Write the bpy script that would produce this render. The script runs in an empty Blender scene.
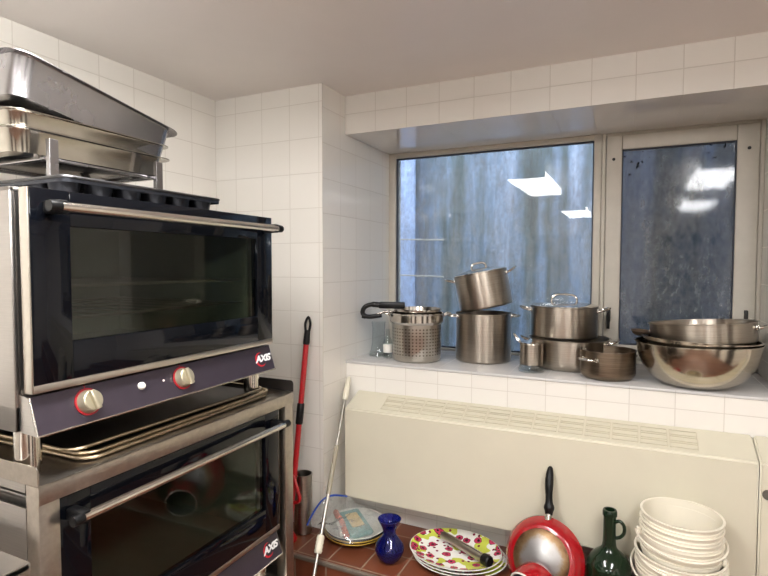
import bpy, bmesh, math, random
from mathutils import Vector, Matrix, noise
random.seed(7)
C = bpy.context.scene.collection
PI = math.pi
def R(a): return math.radians(a)
Z0 = 1.53                                   # camera height above the floor

# ------------------------------------------------------------------ helpers
def link(name, me, mats, parent=None):
    o = bpy.data.objects.new(name, me); C.objects.link(o)
    if not isinstance(mats, (list, tuple)): mats = [mats]
    for m in mats: me.materials.append(m)
    if parent is not None: o.parent = parent
    return o
def obj(name, bm, mats, parent=None, smooth=True, angle=35, loc=None, rot=None, label=None):
    bmesh.ops.recalc_face_normals(bm, faces=bm.faces[:])
    me = bpy.data.meshes.new(name); bm.to_mesh(me); bm.free()
    if smooth:
        for p in me.polygons: p.use_smooth = True
        me.set_sharp_from_angle(angle=R(angle))
    o = link(name, me, mats, parent)
    if loc: o.location = loc
    if rot: o.rotation_euler = rot
    if label: o['label'] = label
    return o
def thing(name, label, cat, loc=(0, 0, 0), rot=(0, 0, 0), group=None):
    o = bpy.data.objects.new(name, None); C.objects.link(o)
    o.empty_display_size = .05
    o.location = loc; o.rotation_euler = rot
    o['label'] = label; o['category'] = cat
    if group: o['group'] = group
    return o
def tag(o, label, cat, group=None):
    o['label'] = label; o['category'] = cat
    if group: o['group'] = group
    return o
def struct(o):
    o['kind'] = 'structure'; return o
def B(): return bmesh.new()
def box(bm, x0, x1, y0, y1, z0, z1, bev=0, mi=0, M=None, seg=2):
    t = bmesh.new()
    bmesh.ops.create_cube(t, size=1, matrix=Matrix.Translation(((x0+x1)/2, (y0+y1)/2, (z0+z1)/2)) @ Matrix.Diagonal((abs(x1-x0), abs(y1-y0), abs(z1-z0), 1)))
    if bev: bmesh.ops.bevel(t, geom=t.edges[:], offset=bev, segments=seg, affect='EDGES', profile=.5)
    for f in t.faces: f.material_index = mi
    merge(bm, t, M)
def merge(bm, t, M=None):
    if M is not None: bmesh.ops.transform(t, matrix=M, verts=t.verts[:])
    me = bpy.data.meshes.new('tmp'); t.to_mesh(me); t.free(); bm.from_mesh(me); bpy.data.meshes.remove(me)
def lathe(bm, prof, seg=48, M=None, mi=0, ex=1, ey=1):
    t = bmesh.new(); rings = []
    for r, z in prof:
        if r < 1e-6: rings.append([t.verts.new((0, 0, z))])
        else: rings.append([t.verts.new((r*ex*math.cos(2*PI*k/seg), r*ey*math.sin(2*PI*k/seg), z)) for k in range(seg)])
    for a, b in zip(rings, rings[1:]):
        for k in range(seg):
            k2 = (k+1) % seg
            if len(a) == 1 and len(b) == 1: continue
            if len(a) == 1: f = t.faces.new((a[0], b[k], b[k2]))
            elif len(b) == 1: f = t.faces.new((a[k], a[k2], b[0]))
            else: f = t.faces.new((a[k], a[k2], b[k2], b[k]))
            f.material_index = mi
    merge(bm, t, M)
def tube(bm, pts, r, seg=10, closed=False, M=None, cap=True, mi=0):
    t = bmesh.new(); pts = [Vector(p) for p in pts]; n = len(pts)
    rs = r if isinstance(r, (list, tuple)) else [r]*n
    rings = []; prev = None
    for i, p in enumerate(pts):
        if closed: d = pts[(i+1) % n] - pts[i-1]
        elif i == 0: d = pts[1]-pts[0]
        elif i == n-1: d = pts[-1]-pts[-2]
        else: d = pts[i+1]-pts[i-1]
        d.normalize()
        if prev is None:
            a = Vector((0, 0, 1)) if abs(d.z) < .9 else Vector((1, 0, 0))
            u = d.cross(a).normalized()
        else:
            u = (prev - d*prev.dot(d)).normalized()
        prev = u; v = d.cross(u)
        rings.append([t.verts.new(p + u*rs[i]*math.cos(2*PI*k/seg) + v*rs[i]*math.sin(2*PI*k/seg)) for k in range(seg)])
    R2 = rings + ([rings[0]] if closed else [])
    for a, b in zip(R2, R2[1:]):
        for k in range(seg):
            t.faces.new((a[k], a[(k+1) % seg], b[(k+1) % seg], b[k]))
    if cap and not closed:
        t.faces.new(rings[0]); t.faces.new(rings[-1][::-1])
    for f in t.faces: f.material_index = mi
    merge(bm, t, M)
def smoothpath(pts, n=6, closed=False):
    P = [Vector(p) for p in pts]; out = []; N = len(P)
    rng = range(N if closed else N-1)
    for i in rng:
        if closed: a, b, c, d = P[i-1], P[i], P[(i+1) % N], P[(i+2) % N]
        else: a, b, c, d = P[max(i-1, 0)], P[i], P[i+1], P[min(i+2, N-1)]
        for k in range(n):
            s = k/n
            out.append(.5*((2*b)+(c-a)*s+(2*a-5*b+4*c-d)*s*s+(3*b-a-3*c+d)*s**3))
    if not closed: out.append(P[-1])
    return out
def rr(w, l, r, n=6):
    pts = []
    for cx, cy, a0 in ((w/2-r, l/2-r, 0), (-w/2+r, l/2-r, 90), (-w/2+r, -l/2+r, 180), (w/2-r, -l/2+r, 270)):
        for k in range(n+1):
            a = R(a0+90*k/n); pts.append((cx+r*math.cos(a), cy+r*math.sin(a)))
    return pts
def loft(bm, secs, n=6, M=None, caps=(True, True), mi=0):
    t = bmesh.new(); rings = []
    for w, l, r, z in secs: rings.append([t.verts.new((x, y, z)) for x, y in rr(w, l, r, n)])
    m = len(rings[0])
    for a, b in zip(rings, rings[1:]):
        for k in range(m): t.faces.new((a[k], a[(k+1) % m], b[(k+1) % m], b[k]))
    if caps[0]: t.faces.new(rings[0][::-1])
    if caps[1]: t.faces.new(rings[-1])
    for f in t.faces: f.material_index = mi
    merge(bm, t, M)
def pan_bm(w, l, h, rim=.012, r=.03, taper=.015, th=.0015):
    bm = B()
    loft(bm, [(w-2*rim-2*taper-.02, l-2*rim-2*taper-.02, r, 0), (w-2*rim-2*taper, l-2*rim-2*taper, r+.006, .008), (w-2*rim, l-2*rim, r+.01, h-.004),
              (w-2*rim+.004, l-2*rim+.004, r+.012, h-.001), (w, l, r+.016, h-.003), (w, l, r+.016, h-.001), (w-2*rim+.002, l-2*rim+.002, r+.011, h+.001), (w-2*rim-2*th, l-2*rim-2*th, r+.009, h-.004),
              (w-2*rim-2*taper-2*th, l-2*rim-2*taper-2*th, r+.005, .010), (w-2*rim-2*taper-.024, l-2*rim-2*taper-.024, r, th)])
    return bm

# ------------------------------------------------------------------ materials
def newmat(name):
    m = bpy.data.materials.new(name); m.use_nodes = True
    nt = m.node_tree; b = nt.nodes['Principled BSDF']
    return m, nt, b
def S(c): return tuple(((x/255)/12.92 if x/255 < .04045 else ((x/255+.055)/1.055)**2.4) for x in c) + (1,)
def noise_in(nt, scale, detail=4, vec=None, rough=.6):
    n = nt.nodes.new('ShaderNodeTexNoise'); n.inputs['Scale'].default_value = scale; n.inputs['Detail'].default_value = detail; n.inputs['Roughness'].default_value = rough
    if vec: nt.links.new(vec, n.inputs['Vector'])
    return n
def objvec(nt, scale=(1, 1, 1), loc=(0, 0, 0), rot=(0, 0, 0)):
    tc = nt.nodes.new('ShaderNodeTexCoord'); mp = nt.nodes.new('ShaderNodeMapping')
    mp.inputs['Scale'].default_value = scale; mp.inputs['Location'].default_value = loc; mp.inputs['Rotation'].default_value = rot
    nt.links.new(tc.outputs['Object'], mp.inputs['Vector']); return mp.outputs['Vector']
def ramp(nt, fac, stops):
    r = nt.nodes.new('ShaderNodeValToRGB'); e = r.color_ramp.elements
    while len(e) < len(stops): e.new(.5)
    for el, (p, c) in zip(e, stops): el.position = p; el.color = c
    nt.links.new(fac, r.inputs['Fac']); return r.outputs['Color']
def plain(name, col, rough=.5, metal=0, var=0, scale=8, bump=0, vscale=(1, 1, 1), coat=0, spec=None):
    m, nt, b = newmat(name)
    b.inputs['Roughness'].default_value = rough; b.inputs['Metallic'].default_value = metal
    b.inputs['Coat Weight'].default_value = coat
    if spec is not None: b.inputs['Specular IOR Level'].default_value = spec
    c = S(col)
    v = objvec(nt, vscale); n = noise_in(nt, scale, 5, v)
    k = var
    col_out = ramp(nt, n.outputs['Fac'], [(.3, tuple(x*(1-k) for x in c[:3])+(1,)), (.7, tuple(min(1, x*(1+k)) for x in c[:3])+(1,))])
    nt.links.new(col_out, b.inputs['Base Color'])
    if bump:
        bp = nt.nodes.new('ShaderNodeBump'); bp.inputs['Strength'].default_value = bump; bp.inputs['Distance'].default_value = .002
        nt.links.new(n.outputs['Fac'], bp.inputs['Height']); nt.links.new(bp.outputs['Normal'], b.inputs['Normal'])
    return m
def steel(name, col=(150, 146, 140), rough=.28, aniso=0, vscale=(1, 1, 60), var=.12, nscale=6, spread=.12, radial=True):
    m, nt, b = newmat(name)
    b.inputs['Metallic'].default_value = 1
    v = objvec(nt, vscale); n = noise_in(nt, nscale, 4, v)
    c = S(col)
    nt.links.new(ramp(nt, n.outputs['Fac'], [(.25, tuple(x*(1-var) for x in c[:3])+(1,)), (.75, tuple(min(1, x*(1+var)) for x in c[:3])+(1,))]), b.inputs['Base Color'])
    mr = nt.nodes.new('ShaderNodeMapRange'); mr.inputs['To Min'].default_value = rough-spread/2; mr.inputs['To Max'].default_value = rough+spread/2
    n2 = noise_in(nt, 9, 3, objvec(nt)); nt.links.new(n2.outputs['Fac'], mr.inputs['Value']); nt.links.new(mr.outputs['Result'], b.inputs['Roughness'])
    if aniso:
        b.inputs['Anisotropic'].default_value = aniso
        tg = nt.nodes.new('ShaderNodeTangent'); tg.direction_type = 'RADIAL'; tg.axis = 'Z'
        nt.links.new(tg.outputs['Tangent'], b.inputs['Tangent']); b.inputs['Anisotropic Rotation'].default_value = .25
    return m
def tilemat(name, ax, off, col=(232, 228, 220), grout=(206, 200, 190), rough=.09, step=.156, mortar=.0018, mottle=.03):
    """glazed square tiles on a world grid; ax = the two axes used"""
    m, nt, b = newmat(name)
    tc = nt.nodes.new('ShaderNodeTexCoord'); sx = nt.nodes.new('ShaderNodeSeparateXYZ'); nt.links.new(tc.outputs['Object'], sx.inputs[0])
    cx = nt.nodes.new('ShaderNodeCombineXYZ')
    for k in range(2):
        a = nt.nodes.new('ShaderNodeMath'); a.operation = 'SUBTRACT'; a.inputs[1].default_value = off[k] - 100*step
        nt.links.new(sx.outputs[ax[k]], a.inputs[0]); nt.links.new(a.outputs[0], cx.inputs[k])
    br = nt.nodes.new('ShaderNodeTexBrick'); br.offset = 0; br.squash = 1
    c = S(col)
    br.inputs['Color1'].default_value = tuple(x*(1-mottle) for x in c[:3])+(1,); br.inputs['Color2'].default_value = c
    br.inputs['Mortar'].default_value = S(grout); br.inputs['Scale'].default_value = 1
    br.inputs['Mortar Size'].default_value = mortar; br.inputs['Mortar Smooth'].default_value = .3
    br.inputs['Brick Width'].default_value = step; br.inputs['Row Height'].default_value = step
    nt.links.new(cx.outputs[0], br.inputs['Vector'])
    nt.links.new(br.outputs['Color'], b.inputs['Base Color'])
    mr = nt.nodes.new('ShaderNodeMapRange'); mr.inputs['To Min'].default_value = rough; mr.inputs['To Max'].default_value = .7
    nt.links.new(br.outputs['Fac'], mr.inputs['Value']); nt.links.new(mr.outputs['Result'], b.inputs['Roughness'])
    iv = nt.nodes.new('ShaderNodeMath'); iv.operation = 'SUBTRACT'; iv.inputs[0].default_value = 1; nt.links.new(br.outputs['Fac'], iv.inputs[1])
    n = noise_in(nt, 7, 2, objvec(nt))
    ad = nt.nodes.new('ShaderNodeMath'); ad.operation = 'MULTIPLY_ADD'; ad.inputs[1].default_value = .2
    nt.links.new(n.outputs['Fac'], ad.inputs[0]); nt.links.new(iv.outputs[0], ad.inputs[2])
    bp = nt.nodes.new('ShaderNodeBump'); bp.inputs['Strength'].default_value = .5; bp.inputs['Distance'].default_value = .0015
    nt.links.new(ad.outputs[0], bp.inputs['Height']); nt.links.new(bp.outputs['Normal'], b.inputs['Normal'])
    return m
ZR = Z0 + .722
M = {}
M['tile_back'] = tilemat('tile_back', ('X', 'Z'), (-1.736, ZR))
M['tile_left'] = tilemat('tile_left', ('Y', 'Z'), (1.083, ZR))
M['tile_reveal'] = tilemat('tile_reveal', ('Y', 'Z'), (2.336, Z0-.082))
M['tile_apron'] = tilemat('tile_apron', ('X', 'Z'), (-1.09, Z0-.537))
M['tile_soffit'] = tilemat('tile_soffit', ('X', 'Z'), (-1.09, Z0+.714))
M['tile_under'] = tilemat('tile_under', ('X', 'Y'), (-1.09, 2.228), mortar=.0012)
M['tile_sill'] = tilemat('tile_sill', ('X', 'Y'), (-1.09, 2.3), col=(200, 198, 196), grout=(182, 178, 172), rough=.25)
M['terracotta'] = tilemat('terracotta', ('X', 'Y'), (-.80, 1.815), col=(118, 64, 42), grout=(140, 116, 98), rough=.4, step=.152, mortar=.004, mottle=.25)
M['terracotta_riser'] = tilemat('terracotta_riser', ('X', 'Z'), (-.80, .30), col=(116, 62, 40), grout=(130, 108, 90), rough=.45, step=.152, mortar=.004, mottle=.25)
M['nosing'] = plain('nosing_metal', (150, 140, 128), .4, .6, .1, 30)
M['ceiling'] = plain('ceiling_paint', (236, 230, 226), .35, 0, .02, 3)
M['paint'] = plain('wall_paint', (222, 214, 202), .7, 0, .03, 2)
M['upstand_dark_refl'] = plain('dark_reflection_upstand', (44, 40, 38), .4, .4, .1, 12)  # same stand steel, with its dark reflection painted into the colour
M['unseen_dark_slab'] = plain('unseen_slab_paint', (46, 42, 40), .5, 0, .1, 4)  # for the unseen slabs added to darken steel reflections
M['floor'] = tilemat('floor_tile', ('X', 'Y'), (0, 0), col=(118, 82, 66), grout=(112, 96, 84), rough=.4, step=.152, mortar=.004, mottle=.25)
M['frame'] = plain('window_frame_paint', (196, 190, 178), .45, 0, .05, 12)
M['gasket'] = plain('window_gasket', (48, 54, 66), .6)
M['radiator'] = plain('radiator_enamel', (204, 198, 178), .38, 0, .02, 6)
M['radiator_dark'] = plain('radiator_slot', (196, 188, 166), .45, 0, .03, 40)
M['steel_pot'] = steel('brushed_pot_steel', (174, 165, 153), .3, .8, (1, 1, 50), .14, 8)
M['steel_pot_warm'] = steel('stained_pot_steel', (128, 114, 98), .34, .6, (1, 1, 30), .35, 7)
M['steel_polished'] = steel('polished_steel', (205, 200, 192), .14, 0, (1, 1, 8), .08, 6, .08)
M['steel_bowl'] = steel('mixing_bowl_steel', (184, 175, 160), .17, 0, (1, 1, 20), .12, 7, .1)
M['steel_pan'] = steel('hotel_pan_steel', (160, 158, 160), .27, 0, (3, 3, 3), .08, 4, .03)
M['steel_pan_bright'] = steel('bright_pan_steel', (180, 175, 165), .18, 0, (3, 3, 3), .1, 5, .04)
M['steel_body'] = steel('oven_body_steel', (178, 174, 170), .33, 0, (2, 2, 120), .08, 5, .12)
M['steel_trim'] = steel('trim_steel', (196, 190, 180), .3, 0, (2, 2, 2), .08, 5, .1)
M['steel_stand'] = steel('stand_steel', (174, 166, 156), .33, 0, (6, 6, 6), .12, 9, .16)
M['chrome'] = steel('chrome_handle', (220, 216, 208), .2, 0, (1, 1, 1), .04, 5, .06)
M['sheet'] = steel('sheet_pan_aluminium', (184, 168, 142), .35, 0, (4, 4, 4), .2, 14, .15)
M['sheet_dark'] = plain('sheet_pan_patina', (34, 29, 25), .35, .6, .4, 12)
M['muffin'] = plain('muffin_tin_dark', (48, 50, 56), .35, .7, .2, 10)
M['muffin_rim'] = steel('muffin_tin_rim', (110, 110, 112), .35, 0, (4, 4, 4), .15, 12)
M['black_glass'] = plain('black_door_glass', (8, 10, 15), .06, 0, 0, 5, spec=.3)
M['panel'] = plain('control_panel_film', (62, 55, 64), .3, .35, .05, 30)
M['black_plastic'] = plain('black_plastic', (12, 12, 13), .4, spec=.3)
M['black_rubber'] = plain('black_rubber', (22, 21, 21), .6)
M['knob'] = plain('knob_satin', (190, 182, 158), .32, .7, .05, 20)
M['red_ring'] = plain('red_ring', (150, 24, 34), .4)
M['red_logo'] = plain('logo_red', (190, 26, 44), .4)
M['white_logo'] = plain('logo_white', (235, 235, 235), .4)
M['white_button'] = plain('white_button', (225, 222, 212), .3)
M['cavity'] = plain('oven_cavity', (150, 154, 144), .45, .5, .15, 6)
M['rack'] = steel('oven_rack_wire', (170, 166, 156), .3, 0, (1, 1, 1), .05, 4)
M['red_pole'] = plain('red_mop_enamel', (176, 16, 26), .3, coat=.4)
M['red_enamel'] = plain('red_pan_enamel', (150, 8, 20), .22, 0, .05, 5, coat=.6)
M['cream_plastic'] = plain('cream_plastic', (222, 216, 196), .45)
M['white_plastic'] = plain('white_bucket_plastic', (226, 219, 202), .42, 0, .02, 10)
M['white_plate'] = plain('white_glazed_plate', (226, 222, 214), .2, coat=.3)
M['black_plate'] = plain('black_glazed_plate', (26, 22, 20), .2, coat=.3)
M['gold_rim'] = plain('gold_rim', (196, 160, 70), .3, .6)
M['blue_zip'] = plain('blue_zip', (40, 80, 180), .35)
M['teal'] = plain('teal_packet', (110, 150, 146), .35, 0, .15, 60)
M['picture'] = plain('packet_picture', (212, 186, 140), .4, 0, .15, 80)
M['pink'] = plain('pink_wrapper', (196, 120, 104), .4, 0, .3, 90)
M['paper'] = plain('paper_label', (224, 222, 214), .6, 0, .06, 150)
M['mark'] = plain('dark_mark', (38, 36, 34), .5)
M['grey_canister'] = steel('canister_steel', (176, 170, 160), .3, .5, (1, 1, 20), .15, 8)
def glassy(name, col, rough=.02, alpha=.25, ior=1.5, dirt=0, specks=False):
    """thin clear or tinted glass: transparent body with mirror reflection"""
    m = bpy.data.materials.new(name); m.use_nodes = True; nt = m.node_tree
    nt.nodes.remove(nt.nodes['Principled BSDF']); out = nt.nodes['Material Output']
    tr = nt.nodes.new('ShaderNodeBsdfTransparent'); tr.inputs['Color'].default_value = S(col)
    gl = nt.nodes.new('ShaderNodeBsdfGlossy'); gl.inputs['Roughness'].default_value = rough
    lw = nt.nodes.new('ShaderNodeLayerWeight'); lw.inputs['Blend'].default_value = .5
    pw = nt.nodes.new('ShaderNodeMath'); pw.operation = 'POWER'; pw.inputs[1].default_value = 5; nt.links.new(lw.outputs['Facing'], pw.inputs[0])
    f0 = ((ior-1)/(ior+1))**2
    fr = nt.nodes.new('ShaderNodeMath'); fr.operation = 'MULTIPLY_ADD'; fr.inputs[1].default_value = 1-f0; fr.inputs[2].default_value = f0; nt.links.new(pw.outputs[0], fr.inputs[0])
    mx = nt.nodes.new('ShaderNodeMixShader')
    nt.links.new(fr.outputs[0], mx.inputs[0]); nt.links.new(tr.outputs[0], mx.inputs[1]); nt.links.new(gl.outputs[0], mx.inputs[2])
    sh = mx.outputs[0]
    if dirt:
        df = nt.nodes.new('ShaderNodeBsdfDiffuse'); df.inputs['Color'].default_value = S((190, 192, 190))
        m2 = nt.nodes.new('ShaderNodeMixShader')
        n = noise_in(nt, 5, 7, objvec(nt, (3, 1, .5)), .7)
        n2 = noise_in(nt, 30, 5, objvec(nt, (1.3, 1, .8)), .7)
        ml = nt.nodes.new('ShaderNodeMath'); ml.operation = 'MULTIPLY'; nt.links.new(n.outputs['Fac'], ml.inputs[0]); nt.links.new(n2.outputs['Fac'], ml.inputs[1])
        mr = nt.nodes.new('ShaderNodeMapRange'); mr.inputs['From Min'].default_value = .12; mr.inputs['From Max'].default_value = .45
        mr.inputs['To Min'].default_value = 0; mr.inputs['To Max'].default_value = dirt
        nt.links.new(ml.outputs[0], mr.inputs['Value']); nt.links.new(mr.outputs['Result'], m2.inputs[0])
        nt.links.new(sh, m2.inputs[1]); nt.links.new(df.outputs[0], m2.inputs[2]); sh = m2.outputs[0]
    if specks:                              # dark mould specks, densest towards the top of the pane
        dk = nt.nodes.new('ShaderNodeBsdfDiffuse'); dk.inputs['Color'].default_value = S((24, 26, 28))
        n3 = noise_in(nt, 34, 3, objvec(nt, (1, 1, .8)), .6); n4 = noise_in(nt, 6, 2, objvec(nt), .5)
        tc = nt.nodes.new('ShaderNodeTexCoord'); sz = nt.nodes.new('ShaderNodeSeparateXYZ'); nt.links.new(tc.outputs['Object'], sz.inputs[0])
        hz = nt.nodes.new('ShaderNodeMapRange'); hz.inputs['From Min'].default_value = Z0+.05; hz.inputs['From Max'].default_value = Z0+.55; hz.inputs['To Min'].default_value = -.06; hz.inputs['To Max'].default_value = .12
        nt.links.new(sz.outputs['Z'], hz.inputs['Value'])
        a1 = nt.nodes.new('ShaderNodeMath'); a1.operation = 'MULTIPLY_ADD'; a1.inputs[1].default_value = .35; nt.links.new(n4.outputs['Fac'], a1.inputs[0]); nt.links.new(n3.outputs['Fac'], a1.inputs[2])
        a2 = nt.nodes.new('ShaderNodeMath'); a2.operation = 'ADD'; nt.links.new(a1.outputs[0], a2.inputs[0]); nt.links.new(hz.outputs['Result'], a2.inputs[1])
        m5 = nt.nodes.new('ShaderNodeMapRange'); m5.inputs['From Min'].default_value = .915; m5.inputs['From Max'].default_value = .94; nt.links.new(a2.outputs[0], m5.inputs['Value'])
        m6 = nt.nodes.new('ShaderNodeMixShader'); nt.links.new(m5.outputs['Result'], m6.inputs[0]); nt.links.new(sh, m6.inputs[1]); nt.links.new(dk.outputs[0], m6.inputs[2]); sh = m6.outputs[0]
    nt.links.new(sh, out.inputs['Surface']); return m
M['pane'] = glassy('window_pane_glass', (235, 240, 244), .02, dirt=.42)
M['pane_dark'] = glassy('casement_pane_glass', (156, 160, 166), .06, dirt=.3, specks=True)
M['oven_glass'] = glassy('oven_door_glass', (208, 212, 204), .03)
M['clear_glass'] = glassy('clear_glass', (250, 252, 252), .02, ior=1.35)
M['bag_film'] = glassy('clear_bag_film', (244, 246, 246), .12, ior=1.5, dirt=.5)
def solidglass(name, col, rough=.03):
    m, nt, b = newmat(name); b.inputs['Base Color'].default_value = S(col); b.inputs['Roughness'].default_value = rough
    b.inputs['Transmission Weight'].default_value = .85; b.inputs['IOR'].default_value = 1.5; return m
M['cobalt'] = solidglass('cobalt_glass', (8, 26, 150))
M['bottle_green'] = solidglass('dark_green_glass', (22, 44, 26), .06)
M['bottle_green'].node_tree.nodes['Principled BSDF'].inputs['Transmission Weight'].default_value = .35

def perforated():
    m, nt, b = newmat('perforated_steel'); b.inputs['Metallic'].default_value = 1; b.inputs['Roughness'].default_value = .3
    tc = nt.nodes.new('ShaderNodeTexCoord'); sx = nt.nodes.new('ShaderNodeSeparateXYZ'); nt.links.new(tc.outputs['Object'], sx.inputs[0])
    def math_(op, a, b_=None, c=None):
        n = nt.nodes.new('ShaderNodeMath'); n.operation = op
        for i, v in enumerate((a, b_, c)):
            if v is None: continue
            if isinstance(v, (int, float)): n.inputs[i].default_value = v
            else: nt.links.new(v, n.inputs[i])
        return n.outputs[0]
    ang = math_('ARCTAN2', sx.outputs['Y'], sx.outputs['X'])
    u = math_('MULTIPLY', ang, 44/(2*PI)); v = math_('MULTIPLY', sx.outputs['Z'], 66.)
    fu = math_('SUBTRACT', math_('FRACT', math_('ADD', u, 100)), .5); fv = math_('SUBTRACT', math_('FRACT', v), .5)
    d = math_('ADD', math_('MULTIPLY', fu, fu), math_('MULTIPLY', fv, fv))
    hole = math_('LESS_THAN', d, .05)
    z1 = math_('GREATER_THAN', sx.outputs['Z'], .025); z2 = math_('LESS_THAN', sx.outputs['Z'], .165)
    hole = math_('MULTIPLY', math_('MULTIPLY', hole, z1), z2)
    mx = nt.nodes.new('ShaderNodeMix'); mx.data_type = 'RGBA'; mx.inputs[6].default_value = S((190, 184, 174)); mx.inputs[7].default_value = S((92, 84, 74))
    nt.links.new(hole, mx.inputs[0]); nt.links.new(mx.outputs[2], b.inputs['Base Color'])
    iv = math_('SUBTRACT', 1, hole)
    bp = nt.nodes.new('ShaderNodeBump'); bp.inputs['Strength'].default_value = .8; bp.inputs['Distance'].default_value = .002
    nt.links.new(iv, bp.inputs['Height']); nt.links.new(bp.outputs['Normal'], b.inputs['Normal'])
    return m
M['perforated'] = perforated()
def patterned_plate():
    m, nt, b = newmat('flower_pattern_glaze'); b.inputs['Roughness'].default_value = .22; b.inputs['Coat Weight'].default_value = .3
    v = objvec(nt)
    def vor(scale, feat='F1', rnd=.8, off=(0, 0, 0)):
        n = nt.nodes.new('ShaderNodeTexVoronoi'); n.voronoi_dimensions = '2D'; n.feature = feat; n.inputs['Scale'].default_value = scale; n.inputs['Randomness'].default_value = rnd
        nt.links.new(objvec(nt, (1, 1, 1), off), n.inputs['Vector']); return n
    def mixc(f, a, bcol):
        x = nt.nodes.new('ShaderNodeMix'); x.data_type = 'RGBA'; nt.links.new(f, x.inputs[0])
        if isinstance(a, tuple): x.inputs[6].default_value = a
        else: nt.links.new(a, x.inputs[6])
        if isinstance(bcol, tuple): x.inputs[7].default_value = bcol
        else: nt.links.new(bcol, x.inputs[7])
        return x.outputs[2]
    def m_(op, a, c):
        n = nt.nodes.new('ShaderNodeMath'); n.operation = op
        for i, q in enumerate((a, c)):
            if isinstance(q, (int, float)): n.inputs[i].default_value = q
            else: nt.links.new(q, n.inputs[i])
        return n.outputs[0]
    n = noise_in(nt, 9, 2, objvec(nt, (1, 1, 1), (3.1, .7, 0)))
    lime = m_('GREATER_THAN', n.outputs['Fac'], .52)
    col = mixc(lime, S((240, 238, 232)), S((198, 206, 84)))
    d = noise_in(nt, 60, 2, objvec(nt))
    v1 = vor(21)
    dd = m_('ADD', v1.outputs['Distance'], m_('MULTIPLY', d.outputs['Fac'], .3))
    hasf = m_('GREATER_THAN', v1.outputs['Color'], .35)
    petals = m_('MULTIPLY', m_('LESS_THAN', dd, .46), hasf)
    ringo = m_('MULTIPLY', m_('LESS_THAN', dd, .5), hasf)
    col = mixc(ringo, col, S((40, 20, 30))); col = mixc(petals, col, S((186, 58, 92)))
    core = m_('MULTIPLY', m_('LESS_THAN', dd, .27), hasf); col = mixc(core, col, S((60, 16, 34)))
    v2 = vor(38, off=(.31, .22, 0)); d2 = m_('LESS_THAN', v2.outputs['Distance'], .22)
    hs = m_('GREATER_THAN', v2.outputs['Color'], .6); col = mixc(m_('MULTIPLY', d2, hs), col, S((120, 24, 60)))
    nt.links.new(col, b.inputs['Base Color']); return m
M['flowers'] = patterned_plate()
def worn_base():
    m, nt, b = newmat('worn_pan_base'); b.inputs['Metallic'].default_value = .7; b.inputs['Roughness'].default_value = .4
    tc = nt.nodes.new('ShaderNodeTexCoord'); ln = nt.nodes.new('ShaderNodeVectorMath'); ln.operation = 'LENGTH'; nt.links.new(tc.outputs['Object'], ln.inputs[0])
    n = noise_in(nt, 14, 6, objvec(nt), .7)
    a = nt.nodes.new('ShaderNodeMath'); a.operation = 'MULTIPLY_ADD'; a.inputs[1].default_value = .07
    nt.links.new(n.outputs['Fac'], a.inputs[0]); nt.links.new(ln.outputs['Value'], a.inputs[2])
    mr = nt.nodes.new('ShaderNodeMapRange'); mr.inputs['From Max'].default_value = .15; nt.links.new(a.outputs[0], mr.inputs['Value'])
    nt.links.new(ramp(nt, mr.outputs['Result'], [(.1, S((176, 176, 176))), (.66, S((146, 143, 140))), (.78, S((128, 104, 74))), (.90, S((96, 66, 40))), (.97, S((60, 40, 24)))]), b.inputs['Base Color'])
    return m
M['worn_base'] = worn_base()
def outer_wall():
    m, nt, b = newmat('stained_light_well_wall'); b.inputs['Roughness'].default_value = .8
    n = noise_in(nt, 3.2, 5, objvec(nt, (1.6, 1, .1)), .6); n2 = noise_in(nt, 22, 6, objvec(nt, (1, 1, .3)), .7)
    mx = nt.nodes.new('ShaderNodeMath'); mx.operation = 'MULTIPLY_ADD'; mx.inputs[1].default_value = .3
    nt.links.new(n2.outputs['Fac'], mx.inputs[0]); nt.links.new(n.outputs['Fac'], mx.inputs[2])
    nt.links.new(ramp(nt, mx.outputs[0], [(.46, S((72, 82, 80))), (.58, S((112, 124, 126))), (.70, S((146, 164, 186))), (.84, S((196, 208, 230)))]), b.inputs['Base Color'])
    return m
M['outer_wall'] = outer_wall()
M['pale_blue'] = plain('pale_blue_panel', (186, 206, 244), .6, 0, .12, 6, vscale=(3, 1, .3))
def emit(name, col, s):
    m, nt, b = newmat(name); b.inputs['Base Color'].default_value = (.9, .9, .9, 1)
    b.inputs['Emission Color'].default_value = S(col); b.inputs['Emission Strength'].default_value = s
    n = nt.nodes.new('ShaderNodeTexWave'); n.inputs['Scale'].default_value = 6; n.bands_direction = 'X'
    return m
M['diffuser'] = emit('fluorescent_diffuser', (252, 251, 250), 36)
M['amber'] = emit('amber_lamp', (255, 130, 20), .35)

# ------------------------------------------------------------------ room
XL, XR, YB, CE = -1.86, 2.0, 2.02, Z0+.80
SILL, SOF, LEDGE, YF = Z0-.465, Z0+.62, Z0-1.21, -3.6
def wallbox(name, *a, mat):
    bm = B(); box(bm, *a); return struct(obj(name, bm, mat, smooth=False))
def facemats(name, dims, mats):
    """a solid wall block, each face direction with its own tile grid; mats: dict axis-> material"""
    bm = B(); box(bm, *dims); keys = ['x', 'y', 'z', '-z']
    bm.normal_update()
    for f in bm.faces:
        n = f.normal
        f.material_index = 0 if abs(n.x) > .5 else 1 if abs(n.y) > .5 else 2 if n.z > 0 else 3
    return struct(obj(name, bm, [mats[k] for k in keys], smooth=False))
wallbox('floor', XL-.15, XR+.15, YF-.15, 2.9, -.1, 0, mat=M['floor'])
wallbox('ceiling', XL-.15, XR+.15, YF-.15, 2.9, CE, CE+.1, mat=M['ceiling'])
facemats('wall_left', (XL-.15, XL, YF, 2.9, 0, CE), {'x': M['tile_left'], 'y': M['paint'], 'z': M['paint'], '-z': M['paint']})
facemats('wall_right', (XR, XR+.15, YF, 2.9, 0, CE), {'x': M['tile_left'], 'y': M['paint'], 'z': M['paint'], '-z': M['paint']})
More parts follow.
